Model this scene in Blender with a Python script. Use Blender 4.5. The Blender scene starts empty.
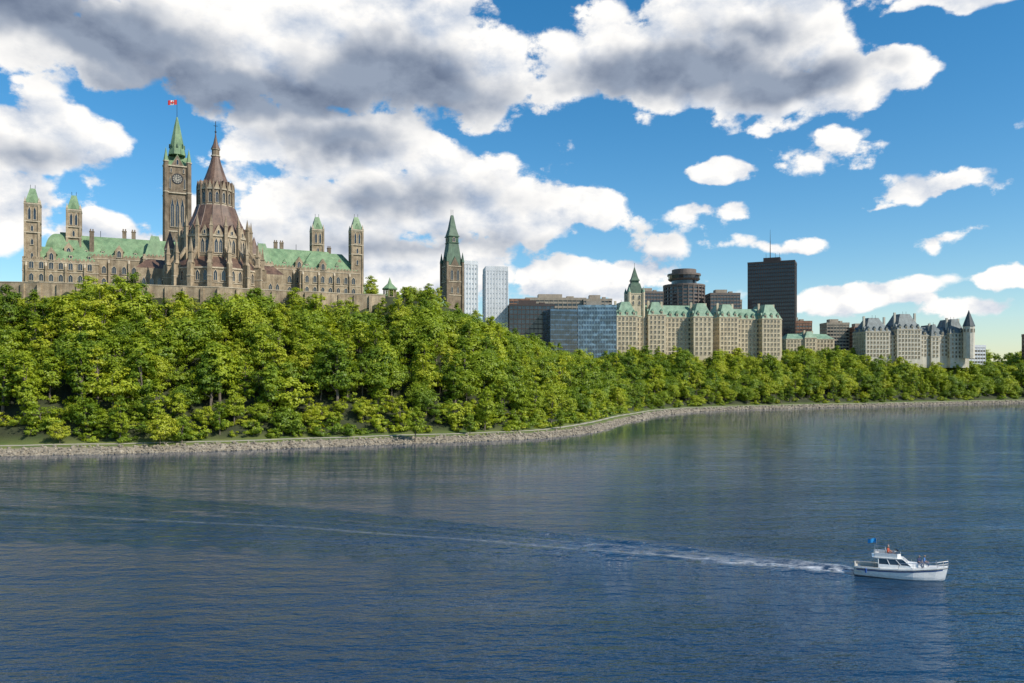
import bpy, bmesh, math, random
import numpy as np
from mathutils import Vector, Matrix
R = random.Random(7)
rng = np.random.default_rng(5)
scene = bpy.context.scene
COL = scene.collection

# ------------------------------------------------------------ helpers: nodes
def new_mat(name):
    m = bpy.data.materials.new(name); m.use_nodes = True
    nt = m.node_tree; b = nt.nodes['Principled BSDF']
    return m, nt, b
def N(nt, typ, **kw):
    n = nt.nodes.new(typ)
    for k, v in kw.items(): setattr(n, k, v)
    return n
def L(nt, a, b): nt.links.new(a, b)
def ramp(nt, fac, stops):
    r = N(nt, 'ShaderNodeValToRGB'); e = r.color_ramp.elements
    while len(e) < len(stops): e.new(0.5)
    for i, (p, c) in enumerate(stops):
        e[i].position = p; e[i].color = (*c, 1)
    L(nt, fac, r.inputs[0]); return r
def mixc(nt, fac, a, b, typ='MIX'):
    m = N(nt, 'ShaderNodeMix', data_type='RGBA', blend_type=typ)
    for s, v in ((m.inputs[0], fac), (m.inputs[6], a), (m.inputs[7], b)):
        if hasattr(v, 'links'): L(nt, v, s)
        elif isinstance(v, (int, float)): s.default_value = v
        else: s.default_value = (*v, 1)
    return m.outputs[2]
def noise_tex(nt, vec, scale, detail=4, rough=.55, stretch=None):
    if stretch:
        mp = N(nt, 'ShaderNodeMapping'); mp.inputs['Scale'].default_value = stretch
        L(nt, vec, mp.inputs[0]); vec = mp.outputs[0]
    n = N(nt, 'ShaderNodeTexNoise'); n.inputs['Scale'].default_value = scale
    n.inputs['Detail'].default_value = detail; n.inputs['Roughness'].default_value = rough
    L(nt, vec, n.inputs['Vector']); return n
def mat_var(name, c1, c2, scale=.6, rough=.85, bump=.3, streak=True, metal=0, seam=None, dirt=.55):
    m, nt, b = new_mat(name)
    tc = N(nt, 'ShaderNodeTexCoord'); o = tc.outputs['Object']
    n = noise_tex(nt, o, scale, 6, .65)
    r = ramp(nt, n.outputs[0], [(.32, c1), (.68, c2)])
    col = r.outputs[0]
    if streak:
        s = noise_tex(nt, o, .5, 5, .7, (1, 1, .12))
        rr = ramp(nt, s.outputs[0], [(.35, (dirt,)*3), (.6, (1, 1, 1))])
        col = mixc(nt, 1.0, col, rr.outputs[0], 'MULTIPLY')
    f = noise_tex(nt, o, 2.6, 3, .7)
    rr = ramp(nt, f.outputs[0], [(.3, (.78,)*3), (.7, (1.12,)*3)])
    col = mixc(nt, 1.0, col, rr.outputs[0], 'MULTIPLY')
    L(nt, col, b.inputs['Base Color'])
    b.inputs['Roughness'].default_value = rough; b.inputs['Metallic'].default_value = metal
    if bump:
        bp = N(nt, 'ShaderNodeBump'); bp.inputs['Strength'].default_value = bump; bp.inputs['Distance'].default_value = .15
        L(nt, f.outputs[0], bp.inputs['Height']); L(nt, bp.outputs[0], b.inputs['Normal'])
    return m
def mat_plain(name, c, rough=.5, metal=0, coat=0):
    m, nt, b = new_mat(name)
    tc = N(nt, 'ShaderNodeTexCoord')
    n = noise_tex(nt, tc.outputs['Object'], 3, 3)
    r = ramp(nt, n.outputs[0], [(.3, tuple(x*.85 for x in c)), (.7, c)])
    L(nt, r.outputs[0], b.inputs['Base Color'])
    b.inputs['Roughness'].default_value = rough; b.inputs['Metallic'].default_value = metal
    b.inputs['Coat Weight'].default_value = coat
    return m
def mat_glass(name, c, rough=.12, var=.5):
    m, nt, b = new_mat(name)
    tc = N(nt, 'ShaderNodeTexCoord')
    v = N(nt, 'ShaderNodeTexVoronoi'); v.inputs['Scale'].default_value = .35
    L(nt, tc.outputs['Object'], v.inputs['Vector'])
    r = ramp(nt, v.outputs['Color'], [(.2, tuple(x*var for x in c)), (.8, tuple(min(1, x*1.6) for x in c))])
    L(nt, r.outputs[0], b.inputs['Base Color'])
    b.inputs['Roughness'].default_value = rough
    b.inputs['Specular IOR Level'].default_value = .8
    return m

M_stone = mat_var('sandstone', (.27,.20,.125), (.52,.415,.275), .35)
M_stoneD = mat_var('dark_sandstone', (.14,.103,.068), (.32,.245,.165), .35)
M_trim = mat_var('pale_stone_trim', (.46,.38,.27), (.62,.53,.39), .8, dirt=.7)
M_copperG = mat_var('green_copper', (.13,.235,.115), (.26,.38,.20), .25, .6, .15, dirt=.7)
M_copperP = mat_var('pale_green_copper', (.15,.27,.175), (.28,.42,.28), .25, .6, .15, dirt=.7)
M_copperGD = mat_var('dark_green_copper', (.03,.08,.045), (.09,.17,.10), .4, .6, .15, dirt=.6)
M_copperB = mat_var('brown_copper', (.10,.058,.04), (.22,.13,.085), .4, .5, .15, dirt=.55)
M_lime = mat_var('limestone', (.52,.43,.29), (.70,.60,.42), .3, dirt=.75)
M_limeG = mat_var('grey_limestone', (.54,.49,.39), (.70,.65,.53), .3, dirt=.8)
M_slate = mat_var('grey_slate', (.10,.13,.13), (.20,.24,.24), .4, .6, .15)
M_slateD = mat_var('dark_slate', (.04,.055,.06), (.09,.11,.12), .4, .6, .15)
M_conc = mat_var('concrete', (.58,.60,.62), (.70,.72,.74), .2, dirt=.88)
M_concT = mat_var('tan_concrete', (.30,.25,.19), (.42,.36,.28), .2, dirt=.8)
M_brown = mat_var('brown_cladding', (.060,.042,.035), (.085,.06,.05), .1, .5, 0, dirt=.9)
M_brownL = mat_var('brown_concrete', (.13,.10,.085), (.20,.16,.135), .1, .7, 0, dirt=.9)
M_brick = mat_var('brick', (.26,.13,.08), (.36,.20,.13), .4)
M_win = mat_glass('window_glass', (.018,.022,.028))
M_gblue = mat_glass('blue_curtain_glass', (.04,.08,.13), .08, .7)
M_gdark = mat_glass('dark_curtain_glass', (.02,.03,.042), .08, .7)
M_glight = mat_glass('pale_curtain_glass', (.14,.22,.28), .15, .7)
M_metal = mat_plain('dark_metal', (.05,.05,.055), .5, .6)
M_white = mat_plain('white_gelcoat', (.82,.82,.80), .25, 0, .5)

# ------------------------------------------------------------ helpers: mesh
def rect(x0, x1, y0, y1): return [(x0,y0),(x1,y0),(x1,y1),(x0,y1)]
def ngon(cx, cy, r, n, ph=0): return [(cx+r*math.cos(ph+2*math.pi*i/n), cy+r*math.sin(ph+2*math.pi*i/n)) for i in range(n)]
class Part:
    def __init__(s, mat): s.v=[]; s.f=[]; s.mat=mat; s.smooth=False
    def add(s, vs, fs):
        o=len(s.v); s.v += [tuple(v) for v in vs]; s.f += [tuple(o+i for i in f) for f in fs]
    def frus(s, p0, z0, p1, z1):
        n=len(p0); vs=[(x,y,z0) for x,y in p0]+[(x,y,z1) for x,y in p1]
        fs=[tuple(range(n))[::-1], tuple(range(n,2*n))]+[(i,(i+1)%n,n+(i+1)%n,n+i) for i in range(n)]
        s.add(vs, fs)
    def box(s,x0,x1,y0,y1,z0,z1): s.frus(rect(x0,x1,y0,y1),z0,rect(x0,x1,y0,y1),z1)
    def fbox(s, o, t, n, u0,u1,d0,d1,z0,z1):
        vs=[]
        for z in (z0,z1):
            for u,d in ((u0,d0),(u0,d1),(u1,d1),(u1,d0)):
                vs.append((o[0]+t[0]*u+n[0]*d, o[1]+t[1]*u+n[1]*d, z))
        s.add(vs, [(3,2,1,0),(4,5,6,7),(0,1,5,4),(1,2,6,5),(2,3,7,6),(3,0,4,7)])
    def prof(s, poly_fn, prof):
        for (r0,z0),(r1,z1) in zip(prof[:-1],prof[1:]): s.frus(poly_fn(r0),z0,poly_fn(r1),z1)
    def gable(s, o, t, n, hw, d0, d1, z0, z1):
        vs=[]
        for d in (d0,d1):
            for u,z in ((-hw,z0),(hw,z0),(0,z1)):
                vs.append((o[0]+t[0]*u+n[0]*d, o[1]+t[1]*u+n[1]*d, z))
        s.add(vs, [(0,1,2),(5,4,3),(0,3,4,1),(1,4,5,2),(2,5,3,0)])
    def tube(s, a, b, r0, r1=None, n=6):
        r1=r0 if r1 is None else r1
        a=Vector(a); b=Vector(b); d=(b-a).normalized()
        u=d.orthogonal().normalized(); w=d.cross(u)
        vs=[a+(u*math.cos(k*2*math.pi/n)+w*math.sin(k*2*math.pi/n))*r0 for k in range(n)]
        vs+=[b+(u*math.cos(k*2*math.pi/n)+w*math.sin(k*2*math.pi/n))*r1 for k in range(n)]
        s.add(vs,[(i,(i+1)%n,n+(i+1)%n,n+i) for i in range(n)]+[tuple(range(n))[::-1],tuple(range(n,2*n))])
def mk_obj(name, me, parent=None):
    o=bpy.data.objects.new(name, me); COL.objects.link(o)
    if parent: o.parent=parent
    return o
class Thing:
    def __init__(s, name, loc=(0,0,0), rot=0):
        s.e=bpy.data.objects.new(name,None); COL.objects.link(s.e)
        s.e.location=loc; s.e.rotation_euler=(0,0,rot); s.e.empty_display_size=1; s.p={}
    def part(s, name, mat=None):
        if name not in s.p: s.p[name]=Part(mat)
        return s.p[name]
    def done(s):
        for k,p in s.p.items():
            if not p.v: continue
            me=bpy.data.meshes.new(k); me.from_pydata(p.v,[],p.f); me.materials.append(p.mat)
            bm=bmesh.new(); bm.from_mesh(me); bmesh.ops.recalc_face_normals(bm,faces=bm.faces); bm.to_mesh(me); bm.free()
            if p.smooth: me.polygons.foreach_set('use_smooth',[True]*len(me.polygons))
            mk_obj(k, me, s.e)
        return s.e
def window(T, o, t, n, z, w, h, pointed=False, trim=M_trim, glass=M_win, d=.25):
    g=T.part('windows',glass); f=T.part('window_frames',trim)
    hw=w/2; e=.06
    P=lambda u,zz,dd=e:(o[0]+t[0]*u+n[0]*dd, o[1]+t[1]*u+n[1]*dd, zz)
    if pointed:
        a=h*.28
        g.add([P(-hw,z),P(hw,z),P(hw,z+h-a),P(hw*.6,z+h-a*.35),P(0,z+h),P(-hw*.6,z+h-a*.35),P(-hw,z+h-a)],[(0,1,2,3,4,5,6)])
        hh=h-a
        for sg in (-1,1):
            vs=[]
            for dd in (-.05,d):
                vs+=[P(sg*hw,z+hh,dd),P(sg*(hw+.22),z+hh,dd),P(sg*.0,z+h+.35,dd),P(0,z+h,dd)]
            f.add(vs,[(0,1,2,3),(7,6,5,4),(0,4,5,1),(1,5,6,2),(2,6,7,3),(3,7,4,0)])
    else:
        g.add([P(-hw,z),P(hw,z),P(hw,z+h),P(-hw,z+h)],[(0,1,2,3)])
        hh=h
        f.fbox(o,t,n,-hw-.2,hw+.2,-.05,d,z+h,z+h+.28)
    f.fbox(o,t,n,-hw-.2,-hw,-.05,d,z,z+hh)
    f.fbox(o,t,n,hw,hw+.2,-.05,d,z,z+hh)
    f.fbox(o,t,n,-hw-.3,hw+.3,-.05,d+.12,z-.22,z)
    if w>1.0: f.fbox(o,t,n,-.06,.06,.05,.14,z,z+hh)
def frame(p0,p1):
    dx,dy=p1[0]-p0[0],p1[1]-p0[1]; l=math.hypot(dx,dy); t=(dx/l,dy/l); return l,t,(t[1],-t[0])
def facade(T,p0,p1,zs,cols,w,h,pointed=False,margin=1.5,trim=M_trim,glass=M_win):
    l,t,n=frame(p0,p1)
    for i in range(cols):
        u=margin+(l-2*margin)*(i+.5)/cols
        o=(p0[0]+t[0]*u,p0[1]+t[1]*u)
        for j,z in enumerate(zs): window(T,o,t,n,z,w,h if not isinstance(h,(list,tuple)) else h[j],pointed if not isinstance(pointed,(list,tuple)) else pointed[j],trim,glass)
def crenel(p,p0,p1,z,hh=.8,step=1.6,th=.5):
    l,t,n=frame(p0,p1); k=int(l/step)
    for i in range(k):
        u=(i+.5)*l/k; p.fbox(p0,t,n,u-step*.28,u+step*.28,-th,.05,z,z+hh)

# ------------------------------------------------------------ terrain maths
shore=[(-4000,150),(-700,190),(-400,195),(-182,205),(-138,215),(-88.5,227),(-35.6,255),(2.7,271),(29,300),(48,357),(84,454),(120,509),(202,560),(291,600),(410,672),(700,760),(1500,900),(5000,1300)]
def chaikin(p):
    q=[p[0]]
    for a,b in zip(p[:-1],p[1:]):
        q+=[(a[0]*.75+b[0]*.25,a[1]*.75+b[1]*.25),(a[0]*.25+b[0]*.75,a[1]*.25+b[1]*.75)]
    return q+[p[-1]]
SH=np.array(chaikin(chaikin(shore)),float)
def sdist(X,Y):
    X=np.asarray(X,float); Y=np.asarray(Y,float)
    best=np.full(X.shape,1e18)
    for a,b in zip(SH[:-1],SH[1:]):
        d=b-a; t=np.clip(((X-a[0])*d[0]+(Y-a[1])*d[1])/(d@d),0,1)
        best=np.minimum(best,(X-a[0]-t*d[0])**2+(Y-a[1]-t*d[1])**2)
    sg=np.where(Y>np.interp(X,SH[:,0],SH[:,1]),1,-1)
    return sg*np.sqrt(best)+ .7*np.sin(X*.21)+.5*np.sin(X*.53+Y*.3)
def terr(X,Y,s=None):
    X=np.asarray(X,float); Y=np.asarray(Y,float)
    if s is None: s=sdist(X,Y)
    edge=np.interp(X,[-30,-5,17,40,60,120,500],[43,38,32,26,25,30,30])
    plat=np.interp(X,[-30,10,40,60,120],[56,46,37,36,39])
    re=88+np.interp(X,[-20,40],[0,50])
    t=np.clip((s-14)/70,0,1)**.85
    z=2.6+(edge-2.6)*t
    z=np.where(s<14,1.8+(s-6)/8*.8,z)
    z=np.where(s<6,s/6*1.8,z)
    z=np.where(s<0,np.maximum(-6,s*.25),z)
    k=np.clip((s-84)/(re-84),0,1)
    z=np.where(s>84,edge+(plat-edge)*k,z)
    amp=np.clip((s-16)/20,0,1)*np.clip((84-s)/10,0,1)
    z=z+amp*(1.6*np.sin(X*.09+Y*.05)+1.0*np.sin(X*.23-Y*.11))
    return z
def H(x,y): return float(terr(np.array([x]),np.array([y]))[0])
def grid_mesh(name,xs,ys,zf):
    X,Y=np.meshgrid(xs,ys); Z,A=zf(X,Y)
    nx,ny=len(xs),len(ys)
    v=np.stack([X.ravel(),Y.ravel(),Z.ravel()],1)
    i=np.arange(ny-1)[:,None]*nx+np.arange(nx-1)[None,:]
    f=np.stack([i,i+1,i+nx+1,i+nx],-1).reshape(-1,4)
    me=bpy.data.meshes.new(name)
    me.vertices.add(len(v)); me.vertices.foreach_set('co',v.ravel())
    me.loops.add(f.size); me.loops.foreach_set('vertex_index',f.ravel().astype(np.int32))
    me.polygons.add(len(f)); me.polygons.foreach_set('loop_start',np.arange(len(f),dtype=np.int32)*4)
    me.update(calc_edges=True); me.validate()
    me.polygons.foreach_set('use_smooth',np.ones(len(f),bool))
    for k,a in A.items():
        at=me.attributes.new(k,'FLOAT','POINT'); at.data.foreach_set('value',a.ravel().astype(np.float32))
    return mk_obj(name,me)
def spaced(lo,a,b,hi,step,g=1.25,mid=None):
    c=list(np.arange(a,b,step)); st=step
    x=b
    while x<hi:
        c.append(x); st*=g
        if mid and x<mid[0]: st=min(st,mid[1])
        x+=st
    c.append(hi); st=step*g; x=a-st; l=[]
    while x>lo: l.append(x); st*=g; x-=st
    l.append(lo)
    return np.array(l[::-1]+c)

def zt(X,Y):
    s=sdist(X,Y); return terr(X,Y,s),{'inland':s}
ground=grid_mesh('ground',spaced(-4000,-330,520,5000,3.5),spaced(60,195,760,9000,3.2),zt)
m,nt,b=new_mat('ground_cover')
at=N(nt,'ShaderNodeAttribute',attribute_name='inland'); tc=N(nt,'ShaderNodeTexCoord')
n1=noise_tex(nt,tc.outputs['Object'],.12,5); n2=noise_tex(nt,tc.outputs['Object'],1.2,4,.7)
grass=ramp(nt,n1.outputs[0],[(.35,(.06,.10,.018)),(.65,(.15,.17,.04))]).outputs[0]
gravel=ramp(nt,n2.outputs[0],[(.3,(.17,.14,.10)),(.7,(.38,.32,.235))]).outputs[0]
path=ramp(nt,n2.outputs[0],[(.3,(.32,.29,.23)),(.7,(.42,.38,.31))]).outputs[0]
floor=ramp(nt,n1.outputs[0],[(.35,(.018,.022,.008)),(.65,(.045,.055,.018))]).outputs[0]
wob=N(nt,'ShaderNodeMath',operation='MULTIPLY_ADD'); L(nt,n1.outputs[0],wob.inputs[0]); wob.inputs[1].default_value=6; L(nt,at.outputs['Fac'],wob.inputs[2])
def step(val,a,bb):
    mr=N(nt,'ShaderNodeMapRange'); mr.inputs[1].default_value=a; mr.inputs[2].default_value=bb; L(nt,val,mr.inputs[0]); return mr.outputs[0]
c=mixc(nt,step(wob.outputs[0],7.6,9.4),gravel,grass)
pin=N(nt,'ShaderNodeMath',operation='MULTIPLY'); L(nt,step(at.outputs['Fac'],8.4,8.7),pin.inputs[0]); L(nt,step(at.outputs['Fac'],10.2,9.9),pin.inputs[1])
c=mixc(nt,pin.outputs[0],c,path)
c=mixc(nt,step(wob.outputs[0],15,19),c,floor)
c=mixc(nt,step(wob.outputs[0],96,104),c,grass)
L(nt,c,b.inputs['Base Color']); b.inputs['Roughness'].default_value=.95
bp=N(nt,'ShaderNodeBump'); bp.inputs['Distance'].default_value=.3; L(nt,n2.outputs[0],bp.inputs['Height']); L(nt,bp.outputs[0],b.inputs['Normal'])
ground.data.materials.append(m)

# ------------------------------------------------------------ river with wake
WK=np.array([(37.4,86.6),(20,94.8),(-1.6,103.7),(-31,114.5),(-81,127),(-170,143),(-300,165)],float)
def wake(X,Y):
    best=np.full(X.shape,1e18); q=np.zeros(X.shape); w=np.zeros(X.shape); acc=0
    for a,bb in zip(WK[:-1],WK[1:]):
        d=bb-a; l=np.hypot(*d); t=((X-a[0])*d[0]+(Y-a[1])*d[1])/(l*l)
        tc_=np.clip(t,-.02 if acc==0 else 0,1)
        dd=(X-a[0]-tc_*d[0])**2+(Y-a[1]-tc_*d[1])**2
        cr=((X-a[0])*d[1]-(Y-a[1])*d[0])/l
        mk=dd<best; best=np.where(mk,dd,best); q=np.where(mk,acc+tc_*l,q); w=np.where(mk,np.sign(cr)*np.sqrt(dd),w)
        acc+=l
    return q,w
def zw(X,Y):
    q,w=wake(X,Y); aw=np.abs(w); on=np.clip(q/2,0,1)
    amp=.22*np.exp(-q/45)+.05*np.exp(-q/200)
    arm=1.2+.15*q
    h=0
    for k,(ph,wd,am) in enumerate(((0,.9,1.0),(-3.2,1.0,.7),(-6.6,1.1,.6),(-10.5,1.2,.5),(-15,1.3,.35))):
        c_=arm+ph
        wdt=wd+.001*q
        h=h+am*np.where(c_>0,np.exp(-((aw-c_)/wdt)**2)-.6*np.exp(-((aw-c_+1.6*wdt)/wdt)**2),0)*(.75+.25*np.sin(q*.9+aw*.7))
    h=h*amp*on
    inner=np.exp(-(aw/(1.0+.012*q))**2)
    h+=on*inner*.14*np.exp(-q/40)*(np.sin(q*1.7)+np.sin(q*2.9+w*2))*.5
    for c_,am in ((1.7,.10),(-1.9,.10),(4.2,.05),(-4.6,.05)): h+=on*am*np.exp(-q/150)*np.exp(-((w-c_*(1+.006*q))/(.45+.003*q))**2)
    foam=on*np.exp(-(aw/(.7+.028*q))**2)*np.exp(-q/8)*1.6
    foam+=on*np.exp(-((aw-arm)/.40)**2)*np.exp(-q/6)*.7
    foam+=on*np.exp(-((w-(-1.0-.008*q))/(.26+.0025*q))**2)*(.42*np.exp(-q/30)+.16*np.exp(-q/300))
    foam+=on*np.exp(-((w-(1.3+.022*q))/(.25+.0025*q))**2)*.32*np.exp(-q/35)
    fade=np.clip((Y-20)/20,0,1)*np.clip((175-Y)/15,0,1)*np.clip((X+185)/20,0,1)
    s=-sdist(X,Y)
    return h*fade,{'foam':foam*fade,'open_water':np.clip((s-10)/130,0,1)**1.25}
river=grid_mesh('river',spaced(-4000,-185,75,5000,.42,1.25,(650,9)),spaced(-1500,40,178,1400,.42,1.3,(760,7)),zw)
m,nt,b=new_mat('river_water')
tc=N(nt,'ShaderNodeTexCoord'); o=tc.outputs['Object']
wa=noise_tex(nt,o,.42,3,.6,(.6,1.3,1)); wb=noise_tex(nt,o,1.5,3,.6,(.6,1.2,1)); wc=noise_tex(nt,o,.022,4,.6,(.7,2.6,1)); wd=noise_tex(nt,o,.11,2,.5,(.5,1.6,1))
patch=ramp(nt,wc.outputs[0],[(.36,(.45,)*3),(.62,(1,)*3)]).outputs[0]
ow=N(nt,'ShaderNodeAttribute',attribute_name='open_water')
owm=N(nt,'ShaderNodeMath',operation='MULTIPLY_ADD'); L(nt,ow.outputs['Fac'],owm.inputs[0]); owm.inputs[1].default_value=.955; owm.inputs[2].default_value=.045
s1=N(nt,'ShaderNodeMath',operation='MULTIPLY_ADD'); L(nt,wb.outputs[0],s1.inputs[0]); s1.inputs[1].default_value=.36; L(nt,wa.outputs[0],s1.inputs[2])
s3=N(nt,'ShaderNodeMath',operation='MULTIPLY'); L(nt,s1.outputs[0],s3.inputs[0]); L(nt,patch,s3.inputs[1])
s2=N(nt,'ShaderNodeMath',operation='MULTIPLY_ADD'); L(nt,wd.outputs[0],s2.inputs[0]); s2.inputs[1].default_value=.7; L(nt,s3.outputs[0],s2.inputs[2])
s4=N(nt,'ShaderNodeMath',operation='MULTIPLY'); L(nt,s2.outputs[0],s4.inputs[0]); L(nt,owm.outputs[0],s4.inputs[1])
bp=N(nt,'ShaderNodeBump'); bp.inputs['Strength'].default_value=1; bp.inputs['Distance'].default_value=.66
L(nt,s4.outputs[0],bp.inputs['Height']); L(nt,bp.outputs[0],b.inputs['Normal'])
b.inputs['Base Color'].default_value=(.008,.036,.080,1); b.inputs['Roughness'].default_value=.03; b.inputs['IOR'].default_value=1.34
fo=N(nt,'ShaderNodeAttribute',attribute_name='foam'); fn=noise_tex(nt,o,1.3,6,.75,(.5,1,1))
fm=N(nt,'ShaderNodeMath',operation='MULTIPLY_ADD'); L(nt,fn.outputs[0],fm.inputs[0]); fm.inputs[1].default_value=2.8; fm.inputs[2].default_value=-1.1
fm2=N(nt,'ShaderNodeMath',operation='MULTIPLY',use_clamp=True); L(nt,fm.outputs[0],fm2.inputs[0]); L(nt,fo.outputs['Fac'],fm2.inputs[1])
fm3=N(nt,'ShaderNodeMath',operation='MULTIPLY',use_clamp=True); L(nt,fm2.outputs[0],fm3.inputs[0]); fm3.inputs[1].default_value=1.6
df=N(nt,'ShaderNodeBsdfDiffuse'); df.inputs[0].default_value=(.72,.74,.76,1)
mx=N(nt,'ShaderNodeMixShader'); L(nt,fm3.outputs[0],mx.inputs[0]); L(nt,b.outputs[0],mx.inputs[1]); L(nt,df.outputs[0],mx.inputs[2])
L(nt,mx.outputs[0],nt.nodes['Material Output'].inputs[0])
river.data.materials.append(m)

# ------------------------------------------------------------ riprap along the bank
def ico():
    bm=bmesh.new(); bmesh.ops.create_icosphere(bm,subdivisions=1,radius=1)
    v=np.array([q.co[:] for q in bm.verts]); f=[[q.index for q in p.verts] for p in bm.faces]; bm.free(); return v,np.array(f)
IV,IF=ico()
cand=np.stack([rng.uniform(-200,470,60000),rng.uniform(200,720,60000)],1)
ys=np.interp(cand[:,0],SH[:,0],SH[:,1]); cand[:,1]=ys+rng.uniform(-3,14,60000)
ss=sdist(cand[:,0],cand[:,1]); ok=(ss>-.8)&(ss<6.2)&(rng.random(60000)<np.clip(1.1-ss/7,0,1)*np.interp(cand[:,0],[0,60],[.5,.30]))
cand=cand[ok]; zz=terr(cand[:,0],cand[:,1])
vs=[];fs=[]
for k,(p,z) in enumerate(zip(cand,zz)):
    r=rng.uniform(.15,.72)*(1+.5*(p[0]>60)); sc=rng.uniform(.6,1.25,3)*r; sc[2]*=.75
    v=IV*rng.uniform(.8,1.2,(12,1))*sc; a=rng.uniform(0,6.3); c_,s_=math.cos(a),math.sin(a)
    v=np.stack([v[:,0]*c_-v[:,1]*s_,v[:,0]*s_+v[:,1]*c_,v[:,2]],1)+[p[0],p[1],z+.05]
    vs.append(v); fs.append(IF+12*k)
me=bpy.data.meshes.new('riprap'); me.from_pydata(np.concatenate(vs).tolist(),[],np.concatenate(fs).tolist())
me.materials.append(mat_var('bank_rock',(.10,.085,.065),(.42,.36,.27),.5,.9,.2,False)); mk_obj('bank_rocks',me)

# ------------------------------------------------------------ trees
def leaf_mat(name,stops):
    m,nt,b=new_mat(name)
    oi=N(nt,'ShaderNodeObjectInfo'); at=N(nt,'ShaderNodeAttribute',attribute_name='tint')
    a=N(nt,'ShaderNodeMath',operation='MULTIPLY_ADD'); L(nt,at.outputs['Fac'],a.inputs[0]); a.inputs[1].default_value=.34
    a2=N(nt,'ShaderNodeMath',operation='MULTIPLY'); L(nt,oi.outputs['Random'],a2.inputs[0]); a2.inputs[1].default_value=.66
    L(nt,a2.outputs[0],a.inputs[2])
    r=ramp(nt,a.outputs[0],stops)
    b.inputs['Roughness'].default_value=.5; b.inputs['Specular IOR Level'].default_value=.35
    L(nt,r.outputs[0],b.inputs['Base Color'])
    tr=N(nt,'ShaderNodeBsdfTranslucent')
    tcol=mixc(nt,1.0,r.outputs[0],(1.5,1.5,.5),'MULTIPLY'); L(nt,tcol,tr.inputs[0])
    mx=N(nt,'ShaderNodeMixShader'); mx.inputs[0].default_value=.30
    L(nt,b.outputs[0],mx.inputs[1]); L(nt,tr.outputs[0],mx.inputs[2]); L(nt,mx.outputs[0],nt.nodes['Material Output'].inputs[0])
    return m
M_leaf=leaf_mat('leaves',[(.0,(.06,.12,.012)),(.25,(.15,.23,.016)),(.55,(.28,.35,.02)),(.8,(.38,.42,.028)),(1,(.45,.44,.04))])
M_bark=mat_var('bark',(.10,.08,.06),(.22,.18,.14),2,.95,.4,False)
def tree_mesh(name,seed,h,cr,ncl,nleaf,leaf,low=.25,conic=0):
    g=np.random.default_rng(seed); p=Part(M_bark)
    top=Vector((g.uniform(-.4,.4),g.uniform(-.4,.4),h*.8)); pts=[Vector((0,0,-.6))]
    for k in range(1,6):
        f=k/5; pts.append(Vector((top.x*f+g.uniform(-.15,.15),top.y*f+g.uniform(-.15,.15),h*.8*f)))
    r0=h*.022
    for k in range(5): p.tube(pts[k],pts[k+1],r0*(1-.17*k),r0*(1-.17*(k+1)),7)
    cz=h*(1+low)/2; rz=h*(1-low)/2
    C=[]
    while len(C)<ncl:
        d=g.normal(size=3); d/=np.linalg.norm(d); rr=g.uniform(.40,1.12)**.7
        q=d*rr; taper=1-conic*max(0,q[2]); lump=1+.30*math.sin(3*math.atan2(q[1],q[0])+seed)+.18*math.sin(5*math.atan2(q[1],q[0])+2*seed)
        C.append(np.array([q[0]*cr*.85*taper*lump,q[1]*cr*.85*taper*lump,cz+q[2]*rz*.9]))
    for c in C[:9]:
        st=pts[2].lerp(pts[4],g.uniform(0,1)) if c[2]>h*.5 else pts[1].lerp(pts[2],g.uniform(.3,1))
        e=Vector(c); mid=st.lerp(e,.5)+Vector((0,0,-.3)); p.tube(st,mid,r0*.4,r0*.25,5); p.tube(mid,e,r0*.25,r0*.08,5)
    nb=len(p.v); nbf=len(p.f)
    V=[];T=[]
    for c in C:
        crd=cr*g.uniform(.15,.36); n=int(nleaf*g.uniform(.5,1.3))
        d=g.normal(size=(n,3)); d/=np.linalg.norm(d,axis=1)[:,None]; d[:,2]=d[:,2]*.8+.12
        pos=c+d*crd*(g.uniform(.35,1.15,(n,1)))*np.array([1.15,1.15,.8])
        ow_=pos-np.array([0,0,cz-rz*.3]); ow_/=np.linalg.norm(ow_,axis=1)[:,None]
        nr=d*.6+ow_*.75+g.normal(size=(n,3))*.36+np.array([0,0,.25]); nr/=np.linalg.norm(nr,axis=1)[:,None]
        u=np.cross(nr,g.normal(size=(n,3))); u/=np.linalg.norm(u,axis=1)[:,None]; w=np.cross(nr,u)
        sz=leaf*g.uniform(.6,1.3,(n,1))
        V.append(np.stack([pos-u*sz,pos-w*sz*.55,pos+u*sz,pos+w*sz*.55],1).reshape(-1,3))
        T.append(np.repeat(np.clip(g.uniform(0,1)*.6+g.uniform(0,.4,n),0,1),4))
    V=np.concatenate(V); T=np.concatenate(T); nl=len(V)//4
    vs=p.v+V.tolist(); fs=p.f+(np.arange(nl*4).reshape(-1,4)+nb).tolist()
    me=bpy.data.meshes.new(name); me.from_pydata(vs,[],fs)
    me.materials.append(M_bark); me.materials.append(M_leaf)
    me.polygons.foreach_set('material_index',[0]*nbf+[1]*nl)
    a=me.attributes.new('tint','FLOAT','POINT'); a.data.foreach_set('value',np.concatenate([np.zeros(nb),T]).astype(np.float32))
    return me,h
TM=[tree_mesh('tree_%d'%i,10+i,h,cr,nc,nl,.38,lo,cn) for i,(h,cr,nc,nl,lo,cn) in enumerate([
 (12.5,5.2,60,54,.12,0),(15.5,4.4,60,54,.14,.4),(12,6.0,64,56,.12,.1),(17.5,5.0,70,55,.16,.45),(15,4.0,50,55,.10,.5),(9.5,4.6,46,54,.05,0),(14.5,6.2,74,56,.16,.15),(18.5,3.2,52,56,.08,.5)])]
BM=[tree_mesh('bush_%d'%i,40+i,h,cr,16,60,.30,-.1,0) for i,(h,cr) in enumerate([(4.2,2.9),(3.4,3.1)])]
forest=bpy.data.objects.new('hillside_forest',None); COL.objects.link(forest)
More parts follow.
